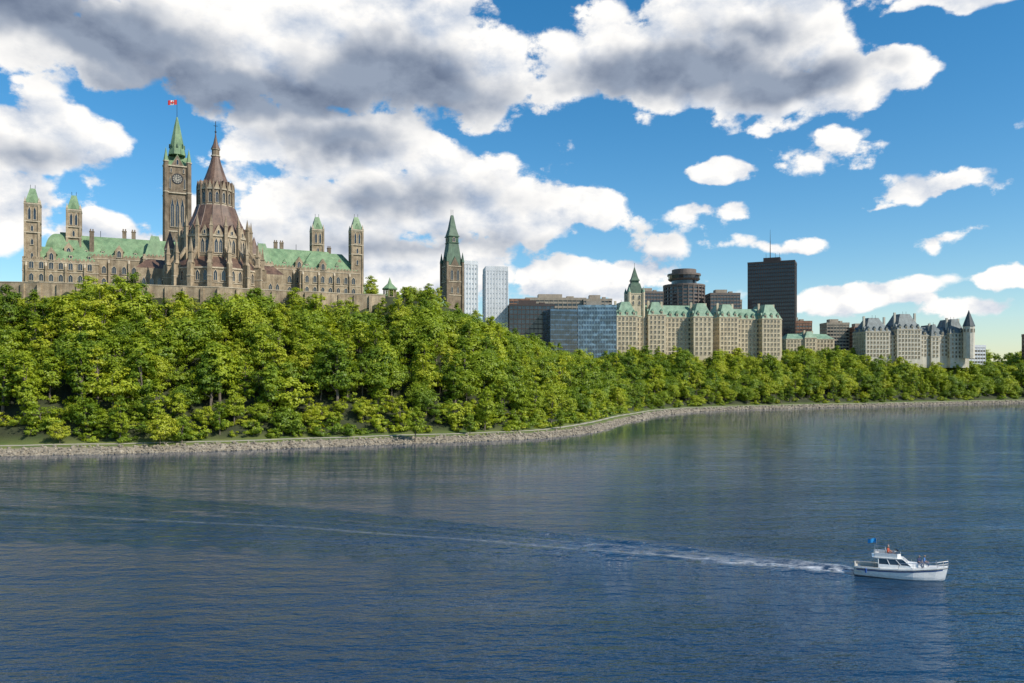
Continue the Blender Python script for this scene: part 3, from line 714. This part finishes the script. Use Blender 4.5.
# ------------------------------------------------------------ modern buildings
def office(name,X,Y,rot,Wd,Dp,z0,z1,glass,clad,fh=3.8,bay=3,band=1.2,fin=.35,pent=True,finsize=.4):
    T=Thing(name,(X,Y,0),rot); g=T.part('glazing',glass); c=T.part('floor_bands',clad); f=T.part('mullions',clad)
    g.box(0,Wd,0,Dp,z0-10,z1)
    c.box(-fin-.1,Wd+fin+.1,-fin-.1,Dp+fin+.1,z1-band*1.1,z1+.5)
    z=z1-fh
    while z>z0-6 and band>0: c.box(-fin*.6,Wd+fin*.6,-fin*.6,Dp+fin*.6,z-band/2,z+band/2); z-=fh
    k=max(1,round(Wd/bay))
    for i in range(k+1): x=Wd*i/k; f.box(x-finsize/2,x+finsize/2,-fin,-.001,z0-8,z1-band*1.1); f.box(x-finsize/2,x+finsize/2,Dp+.001,Dp+fin,z0-8,z1-band*1.1)
    k=max(1,round(Dp/bay))
    for i in range(k+1): y=Dp*i/k; f.box(-fin,-.001,y-finsize/2,y+finsize/2,z0-8,z1-band*1.1); f.box(Wd+.001,Wd+fin,y-finsize/2,y+finsize/2,z0-8,z1-band*1.1)
    if pent:
        p=T.part('rooftop_plant',M_concT if clad is not M_brown else M_brown); p.box(Wd*.22,Wd*.62,Dp*.3,Dp*.75,z1+.5,z1+4.2); p.box(Wd*.7,Wd*.82,Dp*.35,Dp*.6,z1+.5,z1+2.6)
    return T
office('concrete_office_tower',-41,590,math.radians(20),16,16,48,107.5,M_glight,M_conc,3.7,2.4,2.3,.5,False,1.5).done()
office('concrete_office_tower',-19.5,608,math.radians(8),16,20,48,105.5,M_glight,M_conc,3.7,2.2,2.8,.5,False,1.7).done()
office('dark_glass_office',-2,600,math.radians(4),34,26,46,76,M_gdark,M_brown,3.6,3,.7,.2).done()
office('tan_office_building',12,690,math.radians(3),52,24,46,90,M_win,M_concT,3.8,4,1.7,.4).done()
office('blue_glass_office',28,580,math.radians(12),20,26,42,70.5,M_gdark,M_gblue,3.6,2,.9,.15,False,.2).done()
office('pale_glass_office',49,592,math.radians(-4),28,28,40,74.5,M_gblue,M_glight,3.6,2,1.3,.2).done()
office('grey_office_building',62,690,0,24,20,44,89,M_gdark,M_concT,3.6,3,1.5).done()
office('red_office_block',-2,640,0,16,16,44,84,M_gdark,M_brick,3.6,3,1.5,.3,False).done()
office('dark_office_building',120,760,math.radians(5),24,20,40,103,M_gdark,M_brownL,3.6,3,1.4).done()
office('brown_office_building',190,765,0,28,20,40,102,M_gdark,M_brownL,3.5,3,1.5).done()
office('brown_office_building',205,770,0,16,20,40,96,M_gdark,M_concT,3.5,3,1.5).done()
T=office('dark_office_tower',236,800,math.radians(-24),44,24,38,136,M_gdark,M_brown,3.7,2,1.3,.4,False,.7)
T.part('rooftop_plant',M_brown).box(14,30,6,18,136.5,141)
an=T.part('antenna',M_metal); an.tube((20,12,140),(20,12,158),.5,.3); an.tube((20,12,158),(20,12,170),.25,.1)
for dx in (-4,5,9): an.tube((20+dx,12,141),(20+dx,12,146),.15)
T.done()
office('brick_apartment_block',266,790,0,30,20,40,77,M_gdark,M_brick,3.4,3,1.8).done()
office('tan_apartment_block',315,800,0,22,18,40,76,M_win,M_concT,3.4,3,1.6).done()
office('brick_apartment_block',338,790,0,14,18,40,71,M_win,M_brick,3.4,3,1.6).done()
office('white_low_building',412,735,math.radians(10),26,14,38,51,M_win,M_conc,3.4,3,1.8,.3,False).done()
office('brick_apartment_block',484,745,0,24,14,38,62,M_gdark,M_brick,3.4,3,1.8).done()
office('tan_low_office',90,700,0,40,20,40,80,M_gdark,M_concT,3.6,3,1.5).done()
T=Thing('round_top_hotel',(172,800,0),0)
g=T.part('glazing',M_gdark); c=T.part('floor_bands',M_brownL)
pg=lambda r:ngon(0,0,r,24)
g.frus(pg(19.5),35,pg(19.5),112)
z=60
while z<112: c.frus(pg(20.2),z,pg(20.2),z+1.7); z+=3.6
for i in range(24):
    a=2*math.pi*i/24; nn=(math.cos(a),math.sin(a)); c.fbox((0,0),(-nn[1],nn[0]),nn,-.5,.5,18,20.6,35,112)
c.frus(pg(20.8),112,pg(20.8),113.5); g.frus(pg(12.5),113.5,pg(12.5),118); c.frus(pg(14.5),118,pg(16),119.5); g.frus(pg(15.4),119.5,pg(15.8),122.8)
c.frus(pg(16.5),122.8,pg(16.5),124.6); c.frus(pg(12),124.6,pg(12),129); T.done()

# ------------------------------------------------------------ people
M_skin=mat_plain('skin',(.50,.31,.22),.55); M_jean=mat_plain('denim',(.05,.08,.16),.8)
def person(name,parent,loc,yaw,shirt,hair,trou=M_jean,lean=0):
    e=bpy.data.objects.new(name,None); COL.objects.link(e); e.parent=parent; e.location=loc; e.rotation_euler=(0,0,yaw); e.scale=(1.14,)*3
    J=[(0,0,.02,.13),(.0,0,.2,.12),(.01+lean*.3,0,.40,.135),(.02+lean*.5,0,.53,.055),(.04+lean*.5,0,.60,.06),(.05+lean*.5,0,.68,.095),(.05+lean*.5,0,.76,.075)]
    E=[(0,1),(1,2),(2,3),(3,4),(4,5),(5,6)]
    for sg in (-1,1):
        b0=len(J); J+=[(.01+lean*.4,sg*.18,.45,.062),(.08,sg*.24,.22,.045),(.30,sg*.17,.14,.033),(.38,sg*.15,.13,.035)]
        E+=[(2,b0),(b0,b0+1),(b0+1,b0+2),(b0+2,b0+3)]
        b0=len(J)
        J+=[(.04,sg*.10,-.01,.095),(.45,sg*.12,.04,.065),(.48,sg*.12,-.36,.042),(.60,sg*.13,-.41,.04)]
        E+=[(0,b0),(b0,b0+1),(b0+1,b0+2),(b0+2,b0+3)]
    me=bpy.data.meshes.new('body'); me.from_pydata([j[:3] for j in J],E,[])
    o=mk_obj('tmp',me); sk=o.modifiers.new('s','SKIN'); sk.use_smooth_shade=True
    for i,j in enumerate(J): me.skin_vertices[0].data[i].radius=(j[3],j[3]*(1.25 if i in(0,1,2) else 1))
    me.skin_vertices[0].data[0].use_root=True
    sb=o.modifiers.new('b','SUBSURF'); sb.levels=1; sb.render_levels=1
    dg=bpy.context.evaluated_depsgraph_get(); m2=bpy.data.meshes.new_from_object(o.evaluated_get(dg)); bpy.data.objects.remove(o)
    m2.name='body'; m2.materials.clear()
    for q in (shirt,trou,M_skin,hair,M_metal): m2.materials.append(q)
    for p in m2.polygons:
        c=p.center; k=0
        if c.z>.56: k=3 if (c.x<.02+lean*.5 or c.z>.77) else 2
        elif c.x>.16 and abs(c.y)>.10 and c.z>.09 and c.z<.26: k=2
        elif c.z<.08: k=1 if c.z>-.36 else 4
        p.material_index=k; p.use_smooth=True
    mk_obj('body',m2,e)
    P=Part(M_skin); hx=.05+lean*.5
    P.tube((hx+.075,0,.70),(hx+.118,0,.67),.012,.02,5)
    for sg in (-1,1): P.tube((hx,sg*.085,.69),(hx-.01,sg*.105,.69),.03,.02,6)
    for sg in (-1,1):
        hb=Vector((.39,sg*.15,.13))
        for k in range(4):
            oy=(k-1.5)*.018; ln=(.07,.08,.075,.055)[k]
            P.tube(hb+Vector((.02,oy,0)),hb+Vector((.02+ln*.6,oy*1.1,-.005)),.009,.008,5); P.tube(hb+Vector((.02+ln*.6,oy*1.1,-.005)),hb+Vector((.02+ln*.9,oy*1.1,-.04)),.008,.006,5)
        P.tube(hb+Vector((0,-sg*.03,0)),hb+Vector((.04,-sg*.06,-.01)),.011,.008,5)
    me=bpy.data.meshes.new('hands_and_face'); me.from_pydata(P.v,[],P.f); me.materials.append(M_skin); mk_obj('hands_and_face',me,e)
    P=Part(M_metal)
    for sg in (-1,1): P.tube((hx+.08,sg*.034,.705),(hx+.094,sg*.034,.705),.014,.01,6)
    P.tube((hx+.085,-.03,.638),(hx+.085,.03,.638),.007,.007,5)
    me=bpy.data.meshes.new('eyes_and_mouth'); me.from_pydata(P.v,[],P.f); me.materials.append(M_metal); mk_obj('eyes_and_mouth',me,e)
    return e

# ------------------------------------------------------------ motor boat
BR=math.atan2(-.395,.92)
T=Thing('cabin_cruiser_boat',(40.7,84.4,0.0),BR); B=T.e; B.scale=(.86,.9,.9)
Hp=T.part('hull',M_white)
stn=[(-4.9,1.42,1.18,.15),(-4.0,1.52,1.18,.1),(-2,1.6,1.2,.05),(0,1.58,1.28,.0),(1.6,1.40,1.38,.0),(2.8,1.08,1.48,.03),(3.8,.68,1.58,.1),(4.5,.32,1.66,.25),(5.0,.05,1.72,.6)]
secs=[]
for x,hb,dz,kz in stn:
    prof=[(hb*.0,-.45+kz),(hb*.62,-.15+kz*.8),(hb*.86,.10+kz*.5),(hb*.93,.42+kz*.3),(hb*.97,dz-.28),(hb*1.03,dz-.2),(hb*1.02,dz)]
    pts=[(x+(.45*(z+.3)/2 if x>3 else 0),-y,z) for y,z in prof[::-1]]+[(x+(.45*(z+.3)/2 if x>3 else 0),y,z) for y,z in prof[1:]]
    secs.append(pts)
ns=len(secs[0]); vs=[p for s in secs for p in s]; fs=[]
for i in range(len(secs)-1):
    for j in range(ns-1): fs.append((i*ns+j,i*ns+j+1,(i+1)*ns+j+1,(i+1)*ns+j))
fs.append(tuple(range(ns)))
Hp.add(vs,fs)
DK=T.part('deck',mat_plain('deck_white',(.70,.69,.66),.5))
for i in range(2,len(secs)-1):
    a,b_,c,d=secs[i][0],secs[i][-1],secs[i+1][-1],secs[i+1][0]
    up=lambda p,dz:(p[0],p[1]*.98,p[2]+dz)
    mA=((a[0]+b_[0])/2,0,a[2]+.10); mC=((c[0]+d[0])/2,0,c[2]+.10)
    DK.add([up(a,-.02),mA,mC,up(d,-.02)],[(0,1,2,3)]); DK.add([mA,up(b_,-.02),up(c,-.02),mC],[(0,1,2,3)])
DK.box(-4.85,-2,-1.38,1.38,.45,.5)
IN=T.part('cockpit_liner',mat_plain('liner',(.62,.58,.50),.6))
for sg in (-1,1): IN.box(-4.85,-2,min(sg*1.3,sg*1.42),max(sg*1.3,sg*1.42),.5,1.2)
IN.box(-4.86,-4.72,-1.3,1.3,.5,1.16); IN.box(-4.7,-4.2,-1.1,1.1,.5,.95)
ST=T.part('hull_stripe',mat_plain('blue_stripe',(.02,.06,.22),.3))
for sg in (-1,1):
    for i in range(len(stn)-2):
        q=[]
        for (x,hb,dz,kz) in (stn[i],stn[i+1]):
            xx=x+(.45*(dz-.4+.3)/2 if x>3 else 0)
            q.append((xx,sg*(hb*.965+.02),dz-.42)); q.append((xx,sg*(hb*.97+.02),dz-.30))
        ST.add(q,[(0,2,3,1)])
RB_=T.part('rub_rail',M_metal)
for sg in (-1,1):
    for i in range(len(stn)-1):
        (x,hb,dz,_),(x2,hb2,dz2,_2)=stn[i],stn[i+1]; f=lambda x,dz:x+(.45*(dz+.3)/2 if x>3 else 0)
        RB_.tube((f(x,dz),sg*hb*1.04,dz-.18),(f(x2,dz2),sg*hb2*1.04,dz2-.18),.035,.035,5)
CB=T.part('cabin',M_white)
CB.frus([(0.8,-1.15),(3.4,-.5),(3.4,.5),(0.8,1.15)],1.3,[(0.8,-.95),(3.0,-.38),(3.0,.38),(.8,.95)],1.78)
b0=[(-2.2,-1.3),(1.75,-1.15),(1.75,1.15),(-2.2,1.3)]; b1=[(-2.2,-1.22),(1.35,-1.08),(1.35,1.08),(-2.2,1.22)]; b2=[(-2.2,-1.08),(.55,-.95),(.55,.95),(-2.2,1.08)]
CB.frus(b0,1.15,b1,1.62); CB.frus(b2,2.22,[(-2.9,-1.2),(.35,-1.05),(.35,1.05),(-2.9,1.2)],2.36)
GL=T.part('cabin_windows',M_gdark)
sh=lambda pl,k:[(x-.03,y*k) for x,y in pl]
GL.frus(sh(b1,.985),1.62,sh(b2,.985),2.22)
for (x0,y0),(x1,y1) in zip(b1,b2): CB.tube((x0,y0,1.6),(x1,y1,2.25),.05,.05,5)
for f in (.35,.7):
    for sg in (-1,1):
        xb=-2.2+3.55*f; xt=-2.2+2.75*f; CB.tube((xb,sg*(1.22-.14*f),1.62),(xt,sg*(1.08-.13*f),2.22),.045,.045,5)
for sg in (-.36,.36): CB.tube((1.35,sg,1.62),(.55,sg*.9,2.22),.04,.04,5)
FB=T.part('flybridge',M_white)
o1=[(-2.6,-1.05),(-.1,-.95),(.35,-.5),(.35,.5),(-.1,.95),(-2.6,1.05)]
for i in range(5):
    (xa,ya),(xb,yb)=o1[i],o1[i+1]
    FB.add([(xa,ya,2.36),(xb,yb,2.36),(xb*.97-.05,yb*1.03,2.85),(xa,ya*1.03,2.85),(xa,ya*.93,2.36),(xb-.08,yb*.93,2.36),(xb*.97-.13,yb*.96,2.85),(xa,ya*.96,2.85)],[(0,1,2,3),(7,6,5,4),(3,2,6,7),(0,3,7,4),(1,5,6,2)])
WS=T.part('windscreen',M_gdark)
for i in (1,2,3):
    (xa,ya),(xb,yb)=o1[i],o1[i+1]; WS.add([(xa-.05,ya,2.86),(xb-.05,yb,2.86),(xb-.28,yb*.95,3.12),(xa-.28,ya*.95,3.12)],[(0,1,2,3)])
SE=T.part('seats',mat_plain('vinyl',(.60,.57,.52),.6)); SE.box(-1.35,-.95,-.85,.85,2.36,2.72); SE.box(-1.42,-1.32,-.85,.85,2.72,3.15); SE.box(-2.5,-2.1,-.8,.8,2.36,2.7)
SE.box(-.35,-.1,-.3,.3,2.36,2.95)
RL=T.part('handrails',mat_plain('stainless',(.55,.55,.56),.25,.9))
rp=[]
for x,hb,dz,_ in stn[3:]:
    xx=x+(.45*(dz+.3)/2 if x>3 else 0); rp.append((xx,hb*.97,dz))
for sg in (-1,1):
    for a,b_ in zip(rp[:-1],rp[1:]):
        RL.tube((a[0],sg*a[1],a[2]+.62),(b_[0],sg*b_[1],b_[2]+.62),.022,.022,5); RL.tube((a[0],sg*a[1],a[2]+.32),(b_[0],sg*b_[1],b_[2]+.32),.014,.014,5)
    for a in rp: RL.tube((a[0],sg*a[1],a[2]-.02),(a[0],sg*a[1],a[2]+.62),.02,.02,5)
    RL.tube((-2.6,sg*1.0,2.85),(-2.6,sg*1.0,3.3),.02); RL.tube((-2.6,sg*1.0,3.3),(-1.4,sg*1.0,3.3),.02); RL.tube((-1.4,sg*1.0,3.3),(-1.2,sg*1.0,2.85),.02)
RL.tube((-2.6,-1,3.3),(-2.6,1,3.3),.02); RL.tube((5.4,0,1.72),(5.6,0,1.8),.06)
RL.tube((-2.65,.7,.5),(-2.6,.7,2.5),.025); RL.tube((-2.65,.35,.5),(-2.6,.35,2.5),.025)
for z in (.9,1.3,1.7,2.1): RL.tube((-2.63,.35,z),(-2.63,.7,z),.02)
RL.tube((-2.2,.5,2.4),(-2.4,.5,4.25),.03,.02); RL.tube((-.9,-.9,2.85),(-1.1,-.9,4.6),.015,.008)
FL=T.part('blue_flag',mat_plain('blue_cloth',(.01,.28,.65),.7))
vs=[]
for i in range(9):
    u=i/8; x=-2.36-1.0*u; y=.5+.08*math.sin(u*7)
    vs+=[(x,y,3.72+.05*math.sin(u*5)-.05*u),(x,y+.03,4.22-.08*u+.05*math.sin(u*5))]
FL.add(vs,[(2*i,2*i+2,2*i+3,2*i+1) for i in range(8)])
FN=T.part('fenders',mat_plain('fender_blue',(.03,.10,.35),.5))
FN.tube((-3.6,-1.66,.55),(-3.6,-1.66,1.05),.11,.11,8); RL.tube((-3.6,-1.66,1.05),(-3.6,-1.6,1.3),.01)
T.done()
sh1=mat_plain('red_shirt',(.45,.08,.04),.8); sh2=mat_plain('orange_shirt',(.50,.22,.06),.8); sh3=mat_plain('navy_shirt',(.03,.05,.13),.8); sh4=mat_plain('blue_shirt',(.07,.18,.42),.8)
h1=mat_plain('brown_hair',(.06,.035,.02),.7); h2=mat_plain('blond_hair',(.28,.18,.08),.7)
person('boat_driver',B,(-1.12,.28,2.80),0,sh2,h1); person('boat_passenger',B,(-1.12,-.42,2.80),-.5,sh1,h2)
person('boat_passenger',B,(2.25,-.35,1.93),-.7,sh3,h1,lean=.1); person('boat_passenger',B,(2.85,.10,1.91),-.3,sh4,h2,lean=.1)

# ------------------------------------------------------------ camera
cam=bpy.data.cameras.new('camera'); co=bpy.data.objects.new('camera',cam); COL.objects.link(co)
co.location=(0,0,21); co.rotation_euler=(math.radians(90),0,0); cam.lens=28.125; cam.sensor_width=36; cam.shift_y=36.5/1024
cam.clip_end=20000; cam.clip_start=.5; scene.camera=co

# ------------------------------------------------------------ light and sky
AZ,EL=120,42
sun=bpy.data.lights.new('sun','SUN'); sun.energy=5.0; sun.angle=math.radians(.5); sun.color=(1,.94,.83)
so=bpy.data.objects.new('sun',sun); COL.objects.link(so); so.rotation_euler=(math.radians(90-EL),0,math.radians(180-AZ)); so.location=(200,-80,250)
w=bpy.data.worlds.new('World'); scene.world=w; w.use_nodes=True; nt=w.node_tree; nt.nodes.clear()
out=N(nt,'ShaderNodeOutputWorld')
sky=N(nt,'ShaderNodeTexSky',sky_type='NISHITA'); sky.sun_disc=False; sky.sun_elevation=math.radians(EL); sky.sun_rotation=math.radians(AZ); sky.ozone_density=2.5; sky.dust_density=.4; sky.air_density=1.0
def sky_dir(px,py):
    u=(px-512)/800; v=(378-py)/800; az=math.atan(u); return az, math.atan(v*math.cos(az))
CL=[(60,28,210,56,1.4),(330,48,250,80,1.7),(440,66,125,72,1.5),(330,148,150,58,1.4),
 (30,138,90,50,1.3),(10,205,65,48,1.2),(300,210,120,60,1.4),(470,205,140,56,1.5),(380,266,210,44,1.4),(580,212,80,32,1.2),(590,276,115,36,1.1),
 (105,232,90,26,1.1),(690,55,185,72,1.7),(815,92,122,40,1.4),(740,0,165,46,1.3),
 (960,2,100,13,.9),(833,150,46,20,.9),(720,177,44,13,.9),(945,183,66,18,1.0),(695,216,54,18,1.0),(948,239,42,11,.8),(790,247,46,10,.6),(1000,284,50,12,.8),(850,298,85,16,.8),(985,312,70,10,.6),(880,205,34,6,.5),(1150,120,90,40,1),(-120,120,120,80,1.3)]
DK=[(60,25,190,42,1.1),(270,95,210,36,1.1),(400,85,130,50,1.1),(660,74,125,34,1.1),(785,84,90,26,1.0),(35,155,60,20,.5),(400,200,130,18,.45),(430,244,200,15,.45),(330,145,80,26,.7),(740,30,70,20,.5)]
def vm(nt,op,a,b_):
    n=N(nt,'ShaderNodeVectorMath',operation=op)
    for s,v in zip(n.inputs,(a,b_)):
        if v is None: continue
        if hasattr(v,'links'): L(nt,v,s)
        else: s.default_value=v
    return n
def ma(nt,op,a,b_=None,c=None,clamp=False):
    n=N(nt,'ShaderNodeMath',operation=op,use_clamp=clamp)
    for s,v in zip(n.inputs,(a,b_,c)):
        if v is None: continue
        if hasattr(v,'links'): L(nt,v,s)
        else: s.default_value=v
    return n.outputs[0]
def blobs(nt,P,lst,k=.22):
    acc=None
    for px,py,rx,ry,a in lst:
        az,el=sky_dir(px,py); c=math.cos(az)
        d=N(nt,'ShaderNodeVectorMath',operation='MULTIPLY_ADD'); L(nt,P,d.inputs[0])
        sx,sy=800/(rx*c),800/(ry*c)
        d.inputs[1].default_value=(sx,sy,0); d.inputs[2].default_value=(-az*sx,-el*sy,0)
        ln=vm(nt,'LENGTH',d.outputs[0],None).outputs['Value']
        v=ma(nt,'MULTIPLY_ADD',ln,-a,a)
        acc=v if acc is None else ma(nt,'SMOOTH_MAX',acc,v,k)
    return acc
tc=N(nt,'ShaderNodeTexCoord'); d=vm(nt,'NORMALIZE',tc.outputs['Generated'],None).outputs[0]
sp=N(nt,'ShaderNodeSeparateXYZ'); L(nt,d,sp.inputs[0])
az=ma(nt,'ARCTAN2',sp.outputs[0],sp.outputs[1]); el=ma(nt,'ARCSINE',sp.outputs[2])
cb_=N(nt,'ShaderNodeCombineXYZ'); L(nt,az,cb_.inputs[0]); L(nt,el,cb_.inputs[1]); P=cb_.outputs[0]
wn=noise_tex(nt,d,7,4,.6)
wc0=vm(nt,'SUBTRACT',wn.outputs['Color'],(.5,.5,.5)).outputs[0]
Pw=vm(nt,'ADD',P,vm(nt,'MULTIPLY',wc0,(.10,.065,0)).outputs[0]).outputs[0]
F=ma(nt,'MAXIMUM',blobs(nt,Pw,CL,.15),-1.2)
aza=ma(nt,'ABSOLUTE',az)
outw=ma(nt,'MAXIMUM',ma(nt,'MULTIPLY_ADD',aza,5,-3.6,True),ma(nt,'MULTIPLY_ADD',el,5,-2.4,True))
gn=noise_tex(nt,d,2.3,3,.5)
gen=ma(nt,'ADD',ma(nt,'MULTIPLY_ADD',gn.outputs[0],5,-3.1),ma(nt,'MULTIPLY_ADD',outw,3,-3))
F=ma(nt,'MAXIMUM',F,gen)
def puff(dv):
    fb=noise_tex(nt,dv,10,9,.61,(1,1,1.5))
    vo=N(nt,'ShaderNodeTexVoronoi',feature='F1'); vo.inputs['Scale'].default_value=17
    mp=N(nt,'ShaderNodeMapping'); mp.inputs['Scale'].default_value=(1,1,1.5); L(nt,vm(nt,'ADD',dv,vm(nt,'MULTIPLY',fb.outputs['Color'],(.06,.06,.06)).outputs[0]).outputs[0],mp.inputs[0]); L(nt,mp.outputs[0],vo.inputs['Vector'])
    return ma(nt,'ADD',ma(nt,'MULTIPLY_ADD',fb.outputs[0],2.4,-1.2),ma(nt,'MULTIPLY_ADD',vo.outputs['Distance'],-1.0,.36))
p1=puff(d); p2=puff(vm(nt,'ADD',d,(.010,0,.022)).outputs[0])
D1=ma(nt,'ADD',F,p1)
mr=N(nt,'ShaderNodeMapRange',interpolation_type='SMOOTHSTEP'); mr.inputs[1].default_value=-.02; mr.inputs[2].default_value=.26; L(nt,D1,mr.inputs[0]); mask=mr.outputs[0]
lit=ma(nt,'ADD',ma(nt,'MULTIPLY_ADD',ma(nt,'SUBTRACT',p1,p2),1.15,.92),ma(nt,'MULTIPLY',D1,-.22),None,True)
Pw2=vm(nt,'ADD',P,vm(nt,'MULTIPLY',wc0,(.14,.10,0)).outputs[0]).outputs[0]
dk=ma(nt,'ADD',blobs(nt,Pw2,DK,.3),ma(nt,'MULTIPLY',p1,.35)); dkm=N(nt,'ShaderNodeMapRange',interpolation_type='SMOOTHSTEP'); dkm.inputs[1].default_value=-.22; dkm.inputs[2].default_value=.62; L(nt,dk,dkm.inputs[0])
white=mixc(nt,lit,(.44,.53,.68),(1.05,1.03,1.0))
grey=mixc(nt,lit,(.16,.205,.30),(.31,.37,.475))
cc=mixc(nt,dkm.outputs[0],white,grey)
hs=N(nt,'ShaderNodeHueSaturation'); hs.inputs['Hue'].default_value=.494; hs.inputs['Saturation'].default_value=1.38; hs.inputs['Value'].default_value=1.0; L(nt,sky.outputs[0],hs.inputs['Color'])
bg1=N(nt,'ShaderNodeBackground'); L(nt,hs.outputs[0],bg1.inputs[0]); bg1.inputs[1].default_value=.145
bg2=N(nt,'ShaderNodeBackground'); L(nt,cc,bg2.inputs[0]); bg2.inputs[1].default_value=1.0
mxs=N(nt,'ShaderNodeMixShader'); L(nt,mask,mxs.inputs[0]); L(nt,bg1.outputs[0],mxs.inputs[1]); L(nt,bg2.outputs[0],mxs.inputs[2]); L(nt,mxs.outputs[0],out.inputs[0])
w.cycles.sampling_method='NONE'
scene.view_settings.view_transform='Standard'; scene.view_settings.look='None'; scene.view_settings.exposure=0
print('trees',nf)
